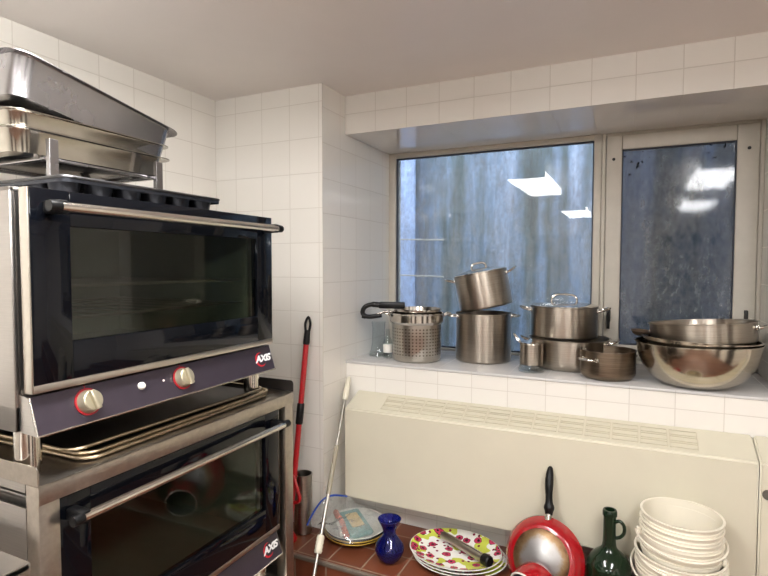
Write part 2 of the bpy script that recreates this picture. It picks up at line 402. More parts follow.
facemats('wall_front', (XL, XR, YF-.15, YF, 0, CE), {'x': M['paint'], 'y': M['tile_back'], 'z': M['paint'], '-z': M['paint']})
facemats('wall_back', (XL, -1.25, YB, 2.9, 0, CE), {'x': M['tile_reveal'], 'y': M['tile_back'], 'z': M['paint'], '-z': M['paint']})
facemats('wall_back', (-1.25, XR, 2.228, 2.9, 0, SILL-.012), {'x': M['tile_reveal'], 'y': M['tile_apron'], 'z': M['tile_sill'], '-z': M['paint']})
facemats('wall_back', (-1.25, XR, 2.228, 2.9, SOF, CE), {'x': M['tile_reveal'], 'y': M['tile_soffit'], 'z': M['paint'], '-z': M['tile_under']})
facemats('wall_back', (.505, XR, 2.228, 2.9, SILL-.012, SOF), {'x': M['tile_reveal'], 'y': M['tile_apron'], 'z': M['paint'], '-z': M['paint']})
bm = B(); box(bm, -1.25, .505, 2.223, 2.74, SILL-.012, SILL, .003)
struct(obj('trim_1', bm, M['tile_sill']))
# tiled ledge along the wall, with its riser and metal nosing
facemats('trim_2', (XL, XR, 1.80, 2.228, 0, LEDGE), {'x': M['terracotta_riser'], 'y': M['terracotta_riser'], 'z': M['terracotta'], '-z': M['paint']})
bm = B(); box(bm, XL, XR, 1.788, 1.802, LEDGE-.012, LEDGE+.0015, .002)
struct(obj('trim_3', bm, M['nosing']))

# unseen dark slabs added on the far walls to streak the steel reflections
for k, (dm) in enumerate((( .35, 1.15, YF-.02, YF+.03), (-1.5, -.75, YF-.02, YF+.03), (XR-.03, XR+.02, -1.1, -.2), (XR-.03, XR+.02, .7, 1.3))):
    bm = B(); box(bm, dm[0], dm[1], dm[2], dm[3], 0, 2.02, .004); struct(obj('door_%d' % (k+1), bm, M['unseen_dark_slab']))
# windows: fixed pane left, casement right
def frame_bars(bm, x0, x1, z0, z1, y0, y1, wl, wr, wt, wb, bev=.004):
    box(bm, x0, x0+wl, y0, y1, z0, z1, bev); box(bm, x1-wr, x1, y0, y1, z0, z1, bev)
    box(bm, x0+wl, x1-wr, y0, y1, z1-wt, z1, bev); box(bm, x0+wl, x1-wr, y0, y1, z0, z0+wb, bev)
w1 = bpy.data.objects.new('window_1', None); C.objects.link(w1); struct(w1); w1.location = (-.7, 2.73, SILL)
def inw(o, w):
    o.parent = w; o.matrix_parent_inverse = Matrix.Translation(-Vector(w.location)); return o
bm = B(); frame_bars(bm, -1.25, -.138, SILL, SOF, 2.73, 2.80, .040, .034, .026, .012)
inw(obj('window_frame', bm, M['frame']), w1)
bm = B(); frame_bars(bm, -1.210, -.172, SILL+.012, SOF-.026, 2.744, 2.765, .006, .006, .006, .006, .001)
inw(obj('gasket', bm, M['gasket']), w1)
bm = B(); box(bm, -1.204, -.178, 2.752, 2.757, SILL+.017, SOF-.032)
inw(obj('pane', bm, M['pane'], smooth=False), w1)
w2 = bpy.data.objects.new('window_2', None); C.objects.link(w2); struct(w2); w2.location = (.18, 2.73, SILL)
bm = B(); frame_bars(bm, -.137, .505, SILL, SOF, 2.735, 2.80, .018, .018, .012, .02)
inw(obj('window_frame', bm, M['frame']), w2)
bm = B(); frame_bars(bm, -.117, .485, SILL+.02, SOF-.014, 2.722, 2.79, .068, .082, .068, .068, .006)
inw(obj('sash', bm, M['frame']), w2)
bm = B(); frame_bars(bm, -.050, .404, SILL+.087, SOF-.081, 2.730, 2.75, .006, .006, .006, .006, .001)
inw(obj('gasket', bm, M['gasket']), w2)
bm = B(); box(bm, -.044, .398, 2.738, 2.743, SILL+.092, SOF-.087)
inw(obj('pane', bm, M['pane_dark'], smooth=False), w2)
for hx, hz in ((-.095, .30), (.455, -.17)):
    bm = B(); box(bm, hx-.009, hx+.009, 2.712, 2.724, Z0-hz-.03 if hx > 0 else Z0-.27, Z0-hz+.03 if hx > 0 else Z0-.21, .003)
    if hx > 0: bm.free(); continue
    tube(bm, [(hx, 2.715, Z0-.225), (hx, 2.69, Z0-.225), (hx, 2.688, Z0-.30)], .007)
    inw(obj('window_handle', bm, M['black_plastic']), w2)
bm = B(); box(bm, .444, .458, 2.706, 2.724, Z0-.235, Z0-.195, .003)
inw(obj('window_latch', bm, M['mark']), w2)
for px, pz in ((-.085, .495), (.446, .50)):
    bm = B(); lathe(bm, [(0, 0), (.007, 0), (.007, .004), (0, .005)], 12, Matrix.Translation((px, 2.7225, Z0+pz)) @ Matrix.Rotation(PI/2, 4, 'X'))
    inw(obj('screw_cover', bm, M['mark']), w2)

# the light well outside the glass
bm = B(); box(bm, -3.2, 3.2, 3.75, 3.85, 0, 4.6)
struct(obj('wall_outside', bm, M['outer_wall'], smooth=False))
bm = B(); box(bm, -3.2, 3.2, 2.9, 3.75, .5, .9)
struct(obj('floor_outside', bm, M['outer_wall'], smooth=False))
bm = B()
for k in range(4): box(bm, -2.02+k*.145, -2.02+k*.145+.135, 3.60+.012*(k % 2), 3.63+.012*(k % 2), .9, 3.6, .004)
tag(obj('light_well_screen', bm, M['pale_blue']), 'pale blue upright boards outside behind the left edge of the big window pane', 'screen')
bm = B()
for zz in (1.46, 1.72): tube(bm, [(-1.75, 3.55, zz), (-1.2, 3.55, zz-.015)], .006)
tube(bm, [(-1.7, 3.55, .9), (-1.7, 3.55, 1.9)], .012)
tag(obj('outdoor_pipe', bm, M['frame']), 'thin pale pipe on the outside wall seen through the left window pane', 'pipe')

# ------------------------------------------------------------------ ceiling lights
def fixture(x, y, label):
    t = thing('ceiling_light', label, 'light', (x, y, CE), group='fluorescent ceiling lights')
    bm = B(); box(bm, -.17, .17, -.62, .62, -.012, 0, .002)
    for s in (-1, 1): box(bm, -.17, .17, s*.612-.008, s*.612+.008, -.088, -.012, .003)
    obj('housing', bm, M['white_button'], t)
    bm = B(); box(bm, -.155, .155, -.602, .602, -.084, -.014, .012)
    obj('diffuser', bm, M['diffuser'], t)
fixture(-.82, .42, 'fluorescent ceiling light mirrored largest in the big window pane')
fixture(-.72, -2.45, 'fluorescent ceiling light mirrored small at the right edge of the big window pane')
fixture(.62, .25, 'fluorescent ceiling light whose glare sits at the top corner of the casement pane')
fixture(.72, -2.0, 'fluorescent ceiling light mirrored small in the casement pane')

# ------------------------------------------------------------------ convection ovens
def text_mesh(s, size, ext, shear=.35, offset=0.0):
    cu = bpy.data.curves.new('t', 'FONT'); cu.body = s; cu.size = size; cu.extrude = ext; cu.shear = shear; cu.offset = offset
    cu.align_x = 'CENTER'; cu.align_y = 'CENTER'; cu.space_character = .92
    o = bpy.data.objects.new('t', cu); C.objects.link(o)
    dg = bpy.context.evaluated_depsgraph_get(); me = bpy.data.meshes.new_from_object(o.evaluated_get(dg))
    bpy.data.objects.remove(o); return me
PT, PB = (.362, .180), (.388, .102)         # control panel section (local x, z), top and bottom
pn = Vector((PT[1]-PB[1], 0, PB[0]-PT[0])).normalized()      # outward normal
def panel_M(y, f):                          # local frame on the sloped panel; f from bottom to top
    p = Vector((PB[0]+(PT[0]-PB[0])*f, y, PB[1]+(PT[1]-PB[1])*f))
    up = Vector((PT[0]-PB[0], 0, PT[1]-PB[1])).normalized()
    return Matrix(((0, up.x, pn.x, p.x), (1, 0, pn.y, p.y), (0, up.z, pn.z, p.z), (0, 0, 0, 1)))
def make_oven(label, loc):
    # origin: base of the legs, middle of the oven; local +x faces the room.  door front at x=.38
    t = thing('convection_oven', label, 'oven', loc, group='convection ovens stacked one above the other')
    H, W = .615, .407
    bm = B()
    for s in (-1, 1): box(bm, -.34, .331, s*W-.012*(s > 0)-0, s*W+.012*(s < 0), .105, H, .003)
    box(bm, -.34, .331, -W, W, H-.012, H, .003); box(bm, -.34, .331, -W, W, .105, .16, .003)
    box(bm, -.34, -.30, -W+.012, W-.012, .16, H-.012)
    box(bm, .325, .3315, -W+.012, -W+.06, .16, H-.012); box(bm, .325, .3315, W-.06, W-.012, .16, H-.012)
    # sheet metal of the sloped control housing ends
    for s in (-1, 1):
        y0 = s*.3975
        v = [bm.verts.new((x, y, z)) for y in (y0-.002, y0+.002) for x, z in ((.325, .105), (PB[0]-.002, PB[1]), (PT[0]-.002, PT[1]), (.325, .185))]
        bm.faces.new(v[:4]); bm.faces.new(v[4:][::-1])
        for a in range(4): bm.faces.new((v[a], v[(a+1) % 4], v[4+(a+1) % 4], v[4+a]))
    obj('body', bm, M['steel_body'], t)
    bm = B()
    box(bm, -.30, .32, -.345, -.335, .20, .59); box(bm, -.30, .32, .335, .345, .20, .59)
    box(bm, -.30, .32, -.345, .345, .20, .21); box(bm, -.30, .32, -.345, .345, .58, .59); box(bm, -.299, -.29, -.345, .345, .20, .59)
    lathe(bm, [(.10, 0), (.11, .01), (.11, .0), (0, .012)], 32, Matrix.Translation((-.288, 0, .39)) @ Matrix.Rotation(PI/2, 4, 'Y'))
    obj('cavity', bm, M['cavity'], t, smooth=False)
    for zz in (.330, .405):
        bm = B()
        for k in range(9): tube(bm, [(-.26, -.32+k*.08, zz), (.30, -.32+k*.08, zz)], .0022, 6)
        tube(bm, [(.30, -.332, zz), (.30, .332, zz)], .004, 8); tube(bm, [(-.26, -.332, zz), (-.26, .332, zz)], .004, 8)
        obj('rack', bm, M['rack'], t)
    bm = B(); box(bm, .3315, .352, -.36, .36, .195, .60)
    for a in bm.faces[:]:
        if abs(a.normal.x) > .5: pass
    bm.free()
    bm = B(); frame_bars_yz(bm, -.385, .385, .19, .605, .3315, .351, .03, .03, .03, .03)
    obj('door_gasket', bm, M['black_rubber'], t)
    d = None
    bm = B(); frame_bars_yz(bm, -.3955, .3955, .205, .612, .352, .378, .085, .075, .075, .082, .0015)
    d = obj('door', bm, M['black_glass'], t)
    bm = B(); box(bm, .352, .3785, -.3965, .3965, .188, .2048, .002)
    box(bm, .350, .3775, -.3995, -.3957, .188, .612, .001); box(bm, .350, .3775, .3957, .3975, .188, .612, .0005)
    obj('door_trim', bm, M['steel_trim'], d, label='bright steel strip along the bottom of the oven door')
    bm = B(); box(bm, .366, .370, -.311, .321, .286, .538)
    obj('door_glass', bm, M['oven_glass'], d, smooth=False)
    hb = obj('handle', handle_bm(), M['chrome'], d)
    for s in (-1, 1):
        bm = B(); box(bm, .378, .432, s*.358-.013, s*.358+.013, .559, .587, .006)
        lathe(bm, [(0, -.012), (.0115, -.012), (.0125, 0), (.0115, .012), (0, .012)], 16, Matrix.Translation((.425, s*.374, .573)) @ Matrix.Rotation(PI/2, 4, 'X'))
        obj('handle_bracket', bm, M['black_plastic'], d)
    # control panel
    bm = B()
    v = [bm.verts.new((x, y, z)) for y in (-.3955, .3955) for x, z in ((PB[0]-.02, PB[1]+.002), PB, PT, (PT[0]-.02, PT[1]))]
    bm.faces.new(v[:4]); bm.faces.new(v[4:][::-1])
    for a in range(4): bm.faces.new((v[a], v[(a+1) % 4], v[4+(a+1) % 4], v[4+a]))
    p = obj('control_panel', bm, M['panel'], t, smooth=False)
    bm = B(); tube(bm, [(PB[0], -.397, PB[1]-.001), (PB[0], .397, PB[1]-.001)], .0025, 8)
    tube(bm, [(PB[0], -.397, PB[1]-.001), (PT[0], -.397, PT[1])], .002, 8)
    obj('panel_edge', bm, M['chrome'], p)
    for ky in (-.277, .0):
        kb = B(); Mk = panel_M(ky, .55)
        lathe(kb, [(.027, 0), (.0265, .006), (.024, .012), (.023, .022), (.021, .024), (0, .024)], 32, Mk)
        box(kb, -.006, .006, -.0225, .0225, .022, .034, .003, M=Mk @ Matrix.Rotation(R(12), 4, 'Z'))
        k = obj('knob', kb, M['knob'], p)
        rb = B(); lathe(rb, [(.0, .0005), (.031, .0005), (.031, .003), (.027, .003)], 32, Mk); box(rb, -.001, .001, .031, .040, .0003, .001, M=Mk)
        obj('dial_ring', rb, M['red_ring'], k, label='red scale ring around the knob')
    bm = B(); lathe(bm, [(.0095, 0), (.0095, .004), (.008, .008), (.004, .0095), (0, .0075)], 24, panel_M(-.132, .62))
    obj('push_button', bm, M['white_button'], p, label='small round white push button')
    bm = B(); lathe(bm, [(.0028, 0), (.0024, .002), (0, .0025)], 12, panel_M(-.062, .62))
    obj('indicator_light', bm, M['amber'], p, label='tiny amber pilot light')
    me = text_mesh('AXIS', .030, .0006, .3, .0012); me.transform(Matrix.Diagonal((1.25, 1, 1, 1)))
    me.transform(panel_M(.345, .52) @ Matrix.Translation((0, 0, .0025)) @ Matrix.Rotation(R(0), 4, 'Z'))
    link('logo_lettering', me, M['white_logo'], p)
    bm = B(); N = 26; Mk = panel_M(.334, .50); prev = None
    for k in range(N+1):                    # crescent swoosh around the lettering
        a = R(70+250*k/N); w = .0065*abs(math.sin(PI*k/N))**.7+.0004
        q = [bm.verts.new(Mk @ Vector(((.024-w*s)*math.cos(a)*1.05, (.024-w*s)*math.sin(a), .0012))) for s in (0, 1)]
        if prev: bm.faces.new((prev[0], prev[1], q[1], q[0]))
        prev = q
    r_ = bmesh.ops.extrude_face_region(bm, geom=bm.faces[:]); 
    for vv in [g for g in r_['geom'] if isinstance(g, bmesh.types.BMVert)]: vv.co += pn*.0006
    obj('logo_swoosh', bm, M['red_logo'], p, smooth=False)
    for sx_ in (-.28, .308):
        for sy in (-.370, .370):
            bm = B(); lathe(bm, [(0, 0), (.020, 0), (.022, .004), (.022, .02), (.026, .022), (.026, .105), (0, .105)], 28, Matrix.Translation((sx_, sy, 0)))
            obj('leg', bm, M['steel_polished'], t)
    return t
def frame_bars_yz(bm, y0, y1, z0, z1, x0, x1, wl, wr, wt, wb, bev=0):
    box(bm, x0, x1, y0, y0+wl, z0, z1, bev); box(bm, x0, x1, y1-wr, y1, z0, z1, bev)
    box(bm, x0, x1, y0+wl, y1-wr, z1-wt, z1, bev); box(bm, x0, x1, y0+wl, y1-wr, z0, z0+wb, bev)
def handle_bm():
    bm = B(); tube(bm, [(.425, -.364, .573), (.425, .364, .573)], .0105, 20); return bm
OY = 1.060
up = make_oven('upper convection oven with black glass door, resting on the steel stand top', (-1.48, OY, Z0-.455))
def copy_tree(o, parent=None):
    c = o.copy(); C.objects.link(c); c.parent = parent
    for ch in list(o.children): copy_tree(ch, c)
    return c
lo = copy_tree(up); lo.location = (-1.48, OY+.032, Z0-.455-.66)
lo['label'] = 'lower convection oven with black glass door, fitted inside the steel stand'

for ch in list(lo.children):
    if ch.name.startswith('rack'): bpy.data.objects.remove(ch)
# stand
t = thing('oven_stand', 'brushed steel stand holding the lower oven, sheet pans lie on its top', 'stand', (-1.48, 1.11, 0))
def P(name, bm, mat, lab=None, smooth=True):
    o = obj(name, bm, mat, t, smooth=smooth, label=lab); return o
CT = Z0-.455
bm = B(); box(bm, -.37, .39, -.45, .45, CT-.004, CT, .001); box(bm, .386, .39, -.45, .45, CT-.042, CT, .001)
P('top', bm, M['steel_stand'])
for s in (-1, 1):
    bm = B(); rc = .012; pts = [(-.37, 0), (.389, 0), (.389, .04-rc)]
    for k in range(1, 6): a = R(90*k/5); pts.append((.389-rc+rc*math.cos(a), .04-rc+rc*math.sin(a)))
    pts += [(-.37, .04)]
    vv = [[bm.verts.new((x, s*.45+q, CT+z-.001)) for x, z in pts] for q in (-.0015, .0015)]
    bm.faces.new(vv[0]); bm.faces.new(vv[1][::-1])
    for a in range(len(pts)): b_ = (a+1) % len(pts); bm.faces.new((vv[0][a], vv[0][b_], vv[1][b_], vv[1][a]))
    P('upstand', bm, M['steel_stand'] if s < 0 else M['upstand_dark_refl'], None if s < 0 else 'far end steel upstand of the stand top, dark reflection painted in')
for sx_ in (-1, 1):
    for s in (-1, 1):
        bm = B(); x0 = .345 if sx_ > 0 else -.37
        box(bm, x0, x0+.042, s*.45-(.046 if s > 0 else 0), s*.45+(.046 if s < 0 else 0), .03, CT-.004, .003)
        leg = P('leg', bm, M['steel_stand'])
        bm = B(); lathe(bm, [(0, 0), (.02, 0), (.022, .008), (.012, .012), (.012, .03), (0, .03)], 16, Matrix.Translation((x0+.021, s*.427, 0)))
        obj('foot', bm, M['black_rubber'], leg)
for s in (-1, 1):
    bm = B(); box(bm, -.328, .345, s*.448-.002, s*.448+.002, .30, CT-.055, 0); box(bm, -.328, .345, s*.448-.002, s*.448+.002, CT-.022, CT-.004)
    P('side_panel', bm, M['steel_body'], smooth=False)
bm = B(); box(bm, -.37, .387, -.404, .404, .385, .415, .002)
for s in (-1, 1): box(bm, -.328, .345, s*.445-.004*(s > 0)-.04*(s > 0), s*.445+.004*(s < 0)+.04*(s < 0), .385, .415)
P('shelf', bm, M['steel_stand'])

# nested sheet pans between the legs of the upper oven
sp0 = None
for k, (dx, dy, dz, a) in enumerate(((0, 0, 0, .8), (-.004, .004, .0095, 0.2), (-.020, -.012, .0205, -.8))):
    lab = ['aluminium sheet pan at the bottom of the stack under the upper oven', 'aluminium sheet pan in the middle of the stack under the upper oven', 'darkened sheet pan on top of the stack under the upper oven'][k]
    t = thing('sheet_pan', lab, 'baking tray', (-1.338+dx, 1.128+dy, CT+dz), (0, 0, R(a)), 'sheet pans under the upper oven')
    obj('tray', pan_bm(.44, .70, .012, .008, .028, .006), M['sheet'] if k < 2 else M['sheet_dark'], t)
    bm = B(); loft(bm, [(.39, .65, .024, .0017), (.40, .66, .026, .0028)], 6); obj('inner_surface', bm, M['sheet_dark'], t, label='blackened baked-on tray floor')
    bm = B(); tube(bm, [(x, y, .0095) for x, y in rr(.436, .696, .042, 6)], .0046, 8, closed=True)
    obj('rolled_rim', bm, M['sheet'], t)

# muffin tin on the oven
t = thing('muffin_tin', 'dark muffin tin with hanging cups lying on top of the upper oven', 'baking tin', (-1.36, 1.03, Z0+.160))
W_, L_ = .40, .505
bm = B(); loft(bm, [(W_, L_, .02, .028), (W_, L_, .02, .04), (W_-.008, L_-.008, .018, .040), (W_-.012, L_-.012, .018, .036), (W_-.012, L_-.012, .018, .034)], 4, caps=(False, True))
obj('tray', bm, M['muffin'], t)
bm = B(); tube(bm, [(x, y, .04) for x, y in rr(W_-.002, L_-.002, .02, 5)], .004, 8, closed=True)
obj('rim', bm, M['muffin_rim'], t)
for i in range(4):
    for j in range(6):
        bm = B(); lathe(bm, [(0, 0), (.026, 0), (.029, .003), (.035, .034), (.033, .0345), (.027, .004), (0, .002)], 20, Matrix.Translation((-.142+i*.095, -.215+j*.086, 0)))
        obj('cup', bm, M['muffin'], t)

# rack + hotel pans
t = thing('pan_rack', 'low steel rack with square posts standing on the muffin tin under the hotel pans', 'rack', (-1.40, .96, Z0+.2))
for sx_ in (-.135, .166):
    for sy in (-.160, .145):
        bm = B(); box(bm, sx_-.007, sx_+.007, sy-.011, sy+.011, .0, .05 if sx_ < 0 else .092, .001); obj('post', bm, M['steel_pan'] if sx_ > 0 else M['black_rubber'], t, smooth=False)
bm = B()
for sx_ in (-.135, .145): box(bm, sx_-.007, sx_+.007, -.17, .156, .046, .052, .001)
for sy in (-.160, .145): box(bm, -.15, .16, sy-.008, sy+.008, .046, .052, .001)
obj('top_frame', bm, M['steel_pan'], t)
PX, PY = -1.413, .952
labs = [('shallow hotel pan at the bottom of the pile, resting on the rack', Z0+.2525, .062, 0, M['steel_pan_bright']),
        ('hotel pan nested in the middle of the pile under the deep pan', Z0+.294, .060, 0.0, M['steel_pan_bright']),]
for k, (lab, z, h, tl, mt) in enumerate(labs):
    t = thing('hotel_pan', lab, 'hotel pan', (PX-.004*k, PY, z), (R(tl), 0, R(.6*k)), 'steel hotel pans piled above the ovens')
    obj('pan_body', pan_bm(.325, .475, h, .020, .03, .008), mt, t)
t = thing('hotel_pan', 'deep hotel pan tilted on top of the pile above the upper oven', 'hotel pan', (PX+.002, PY+.004, Z0+.343), (R(-10.5), 0, R(.3)), 'steel hotel pans piled above the ovens')
obj('pan_body', pan_bm(.325, .500, .102, .020, .032, .010), M['steel_pan'], t)

# worktable at the lower left
t = thing('work_table', 'stainless steel worktable whose corner shows at lower left beside the oven stand', 'table', (-1.45, .1, 0))
bm = B(); box(bm, -.40, .395, -.9, .52, Z0-.60, Z0-.582, .004); box(bm, .388, .395, -.9, .52, Z0-.64, Z0-.584, .002)
obj('tabletop', bm, M['steel_body'], t)
for sx_ in (-.36, .35):
    for sy in (-.86, .47):
        bm = B(); tube(bm, [(sx_, sy, 0), (sx_, sy, Z0-.60)], .02, 16); obj('leg', bm, M['steel_body'], t)
bm = B(); box(bm, -.36, .35, -.86, .47, .25, .265); obj('lower_shelf', bm, M['steel_body'], t)

# ------------------------------------------------------------------ radiator cover
def radiator(name, x0, x1, label, caps=(True, True)):
    t = thing(name, label, 'radiator', ((x0+x1)/2, 2.16, Z0-1.07)); w = (x1-x0)/2
    yb, yf = .0677, -.07; zt, zf = .470, .413
    bm = B()
    sec = [(yf, 0), (yf, zf), (yb, zt), (yb, 0)]
    v = [[bm.verts.new((x, y, z)) for y, z in sec] for x in (-w, w)]
    bm.faces.new(v[0]); bm.faces.new(v[1][::-1])
    for a in range(4): bm.faces.new((v[0][a], v[0][(a+1) % 4], v[1][(a+1) % 4], v[1][a]))
    bmesh.ops.bevel(bm, geom=bm.edges[:], offset=.006, segments=3, affect='EDGES')
    obj('cover', bm, M['radiator'], t)
    return t, w
rad, rw = radiator('radiator_cover', -1.18, .398, 'long cream enamel radiator cover below the pot sill')
slope = math.atan2(.057, .136); SM = Matrix.Translation((0, -.002, .4415)) @ Matrix.Rotation(slope, 4, 'X')
bm = B(); n = 13; gx0, gx1 = -.62, .62
for k in range(n):
    cx = gx0+(gx1-gx0)*(k+.5)/n
    for j in range(3):
        yy = -.036+j*.034
        for s in (-1, 1): box(bm, cx-.043, cx+.043, yy+s*.012-.0012, yy+s*.012+.0012, .0006, .0028, M=SM)
    for s in (-1, 1): box(bm, cx+s*.0435-.001, cx+s*.0435+.001, -.05, .045, .0006, .0028, M=SM)
obj('grille', bm, M['radiator_dark'], rad, smooth=False)
rad2, rw2 = radiator('radiator_cover', .401, 1.30, 'short cream radiator cover continuing past the seam at the right edge')
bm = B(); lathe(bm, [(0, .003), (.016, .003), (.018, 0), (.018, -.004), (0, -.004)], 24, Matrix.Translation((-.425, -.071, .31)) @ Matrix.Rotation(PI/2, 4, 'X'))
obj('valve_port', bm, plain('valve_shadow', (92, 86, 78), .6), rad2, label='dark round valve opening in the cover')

# ------------------------------------------------------------------ pots
def potprof(r, h, fillet=.012, th=.002, lip=.003, flare=0):
    p = [(0, 0), (r-fillet, 0)]
    for k in range(1, 7):
        a = R(90*k/6); p.append((r-fillet+fillet*math.sin(a), fillet-fillet*math.cos(a)))
    p += [(r+flare, h-.004), (r+lip+flare, h-.003), (r+lip+flare, h), (r+flare-th, h), (r-th, fillet+.004)]
    for k in range(5, -1, -1):
        a = R(90*k/6); p.append((r-th-fillet+fillet*math.sin(a), th+fillet-fillet*math.cos(a)))
    p += [(0, th)]
    return p
def loophandle(r, z, ang, w=.05, out=.032, rise=.01, rad=.0048):
    w2 = w/2; x0 = math.sqrt(max(r*r-w2*w2, 0))-.001
    pts = smoothpath([(x0, -w2, z), (r+out*.55, -w2*1.02, z+rise*.5), (r+out, -w2*.55, z+rise), (r+out, w2*.55, z+rise), (r+out*.55, w2*1.02, z+rise*.5), (x0, w2, z)], 5)
    bm = B(); Mz = Matrix.Rotation(ang, 4, 'Z')
    tube(bm, pts, rad, 10, M=Mz)
    for s in (-1, 1): box(bm, x0-.001, x0+.004, s*w2-.009, s*w2+.009, z-.008, z+.008, .002, M=Mz)
    return bm
def pot(label, r, h, loc, rot=(0, 0, 0), mat='steel_pot', fillet=.012, handles=(180, 0), hz=.82, lid=False, lipsz=.003, w=.07, out=.040, rise=.014, name='stock_pot', rim=True, group=None):
    t = thing(name, label, 'pot', loc, rot, group)
    bm = B(); lathe(bm, potprof(r, h, fillet, lip=lipsz), 64); obj('pot_body', bm, M[mat], t)
    for a in handles: obj('handle', loophandle(r, h*hz, R(a), w, out, rise), M['steel_polished'], t)
    return t
def lid(label, r, loc, rot, ha=0, dome=.018, mat='steel_polished', hh=.034, w=.07):
    t = thing('pot_lid', label, 'lid', loc, rot)
    bm = B(); prof = [(r+.004, -.0005), (r+.004, .002), (r-.004, .005)]
    for k in range(1, 8): a = k/7; prof.append(((r-.006)*(1-a), .005+dome*math.sin(a*PI/2)))
    prof += [(0, dome+.003), (r-.02, .001), (r-.002, -.001), (r+.004, -.0005)]
    lathe(bm, prof, 56); obj('lid_plate', bm, M[mat], t)
    bm = B(); z = dome+.001
    pts = smoothpath([(-w/2, 0, z), (-w/2*.96, 0, z+hh*.6), (-w*.28, 0, z+hh), (w*.28, 0, z+hh), (w/2*.96, 0, z+hh*.6), (w/2, 0, z)], 5)
    tube(bm, pts, .0048, 10, M=Matrix.Rotation(ha, 4, 'Z')); obj('handle', bm, M['steel_polished'], t)
    return t
SZ = SILL+.0005
# stacked stock pots
pot('tall brushed stock pot standing on the sill beneath the tilted pot', .133, .232, (-.650, 2.530, SZ), handles=(205, 25), hz=.93, group='brushed steel pots on the sill', rise=.004)
tp = pot('lidded stock pot sitting tilted on top of the tall pot', .129, .172, (-.637, 2.535, SZ+.2575), (R(2), R(-11), 0), handles=(190, 10), hz=.86, group='brushed steel pots on the sill', rise=.02)
Mt = Matrix.Translation(tp.location) @ tp.rotation_euler.to_matrix().to_4x4()
lid('polished lid with loop handle on the tilted pot', .125, Mt @ Vector((0, 0, .173)), tp.rotation_euler, R(20), hh=.026)
# perforated pasta insert with black-handled pan inside
t = thing('pasta_strainer_pot', 'perforated steel strainer pot with wide rim, at the left end of the sill', 'pot', (-.945, 2.395, SZ))
bm = B(); lathe(bm, [(0, 0), (.104, 0), (.112, .004), (.118, .014), (.120, .18), (.118, .182), (.116, .18), (.114, .016), (.104, .006), (0, .004)], 64)
obj('perforated_body', bm, M['perforated'], t)
bm = B(); lathe(bm, [(.1175, .178), (.124, .180), (.133, .192), (.134, .226), (.138, .231), (.138, .234), (.132, .233), (.131, .194), (.122, .184), (.1175, .178)], 64)
obj('collar', bm, M['steel_polished'], t)
obj('handle', loophandle(.133, .222, R(197), .05, .03, .008), M['steel_polished'], t)
obj('handle', loophandle(.133, .222, R(30), .05, .03, .008), M['steel_polished'], t)
t = thing('pressure_pan', 'shallow pan with black loop handle resting inside the strainer pot rim', 'pan', (-.945, 2.40, SZ+.222), (0, 0, R(0)))
bm = B(); lathe(bm, [(0, -.03), (.10, -.03), (.112, -.02), (.118, .026), (.122, .027), (.122, .03), (.116, .029), (.110, -.018), (0, -.028)], 56)
obj('pan_body', bm, M['steel_polished'], t)
bm = B(); a = Matrix.Rotation(R(200), 4, 'Z')
box(bm, .06, .19, -.017, .017, .028, .060, .007, M=a)
tube(bm, smoothpath([(.180, 0, .044), (.225, 0, .046), (.258, 0, .034), (.270, 0, .008), (.262, 0, -.008)], 6), [.014]*6+[.0115]*19, 12, M=a)
tube(bm, smoothpath([(.272, 0, -.008), (.235, 0, -.014), (.175, 0, -.006)], 6), [.0135]*4+[.011]*9, 12, M=a)
obj('loop_handle', bm, M['black_plastic'], t, label='black plastic loop handle')
bm = B(); tube(bm, [(.12, 0, .01), (.16, 0, .012), (.20, 0, -.002)], .006, 8, M=a); obj('handle_arm', bm, M['steel_polished'], t)
# glass carafe + small bottle
t = thing('glass_carafe', 'clear glass carafe with flared foot against the left window reveal', 'carafe', (-1.165, 2.42, SZ))
bm = B(); lathe(bm, [(0, 0), (.05, 0), (.052, .004), (.040, .03), (.034, .07), (.032, .13), (.036, .175), (.034, .175), (.030, .13), (.032, .07), (.038, .03), (.048, .006), (0, .004)], 40)
obj('glass_body', bm, M['clear_glass'], t)
t = thing('glass_bottle', 'small clear bottle with white paper label beside the strainer pot', 'bottle', (-1.090, 2.370, SZ))
bm = B(); lathe(bm, [(0, 0), (.020, 0), (.022, .004), (.022, .085), (.012, .11), (.010, .135), (.0125, .137), (.0125, .145), (.009, .145), (.008, .112), (.020, .083), (.020, .006), (0, .004)], 32)
obj('glass_body', bm, M['clear_glass'], t)
bm = B(); lathe(bm, [(.0225, .03), (.0228, .031), (.0228, .07), (.0225, .071)], 32); obj('paper_label', bm, M['paper'], t)
# sugar dispenser
t = thing('glass_jar', 'small lidded glass and steel jar in front of the wide pots', 'jar', (-.388, 2.345, SZ))
bm = B(); lathe(bm, [(0, 0), (.052, 0), (.056, .004), (.056, .010), (.050, .028), (.048, .05), (.046, .05), (.047, .028), (.052, .010), (0, .006)], 44)
obj('glass_base', bm, M['clear_glass'], t)
bm = B(); lathe(bm, [(.0475, .032), (.0485, .032), (.0485, .118), (.050, .120), (.0485, .124), (.0465, .120), (.0465, .034), (.0475, .032)], 44)
obj('steel_sleeve', bm, M['steel_pot'], t)
bm = B(); lathe(bm, [(.049, .124), (.049, .128), (.02, .136), (.008, .142), (0, .144)], 36); lathe(bm, [(0, .122), (.049, .124)], 36)
obj('jar_lid', bm, M['steel_polished'], t)
bm = B(); tube(bm, smoothpath([(-.046, -.012, .122), (-.062, -.013, .140), (-.075, -.008, .158), (-.075, .008, .158), (-.062, .013, .140), (-.046, .012, .122)], 5), .0033, 8)
obj('handle', bm, M['steel_polished'], t)
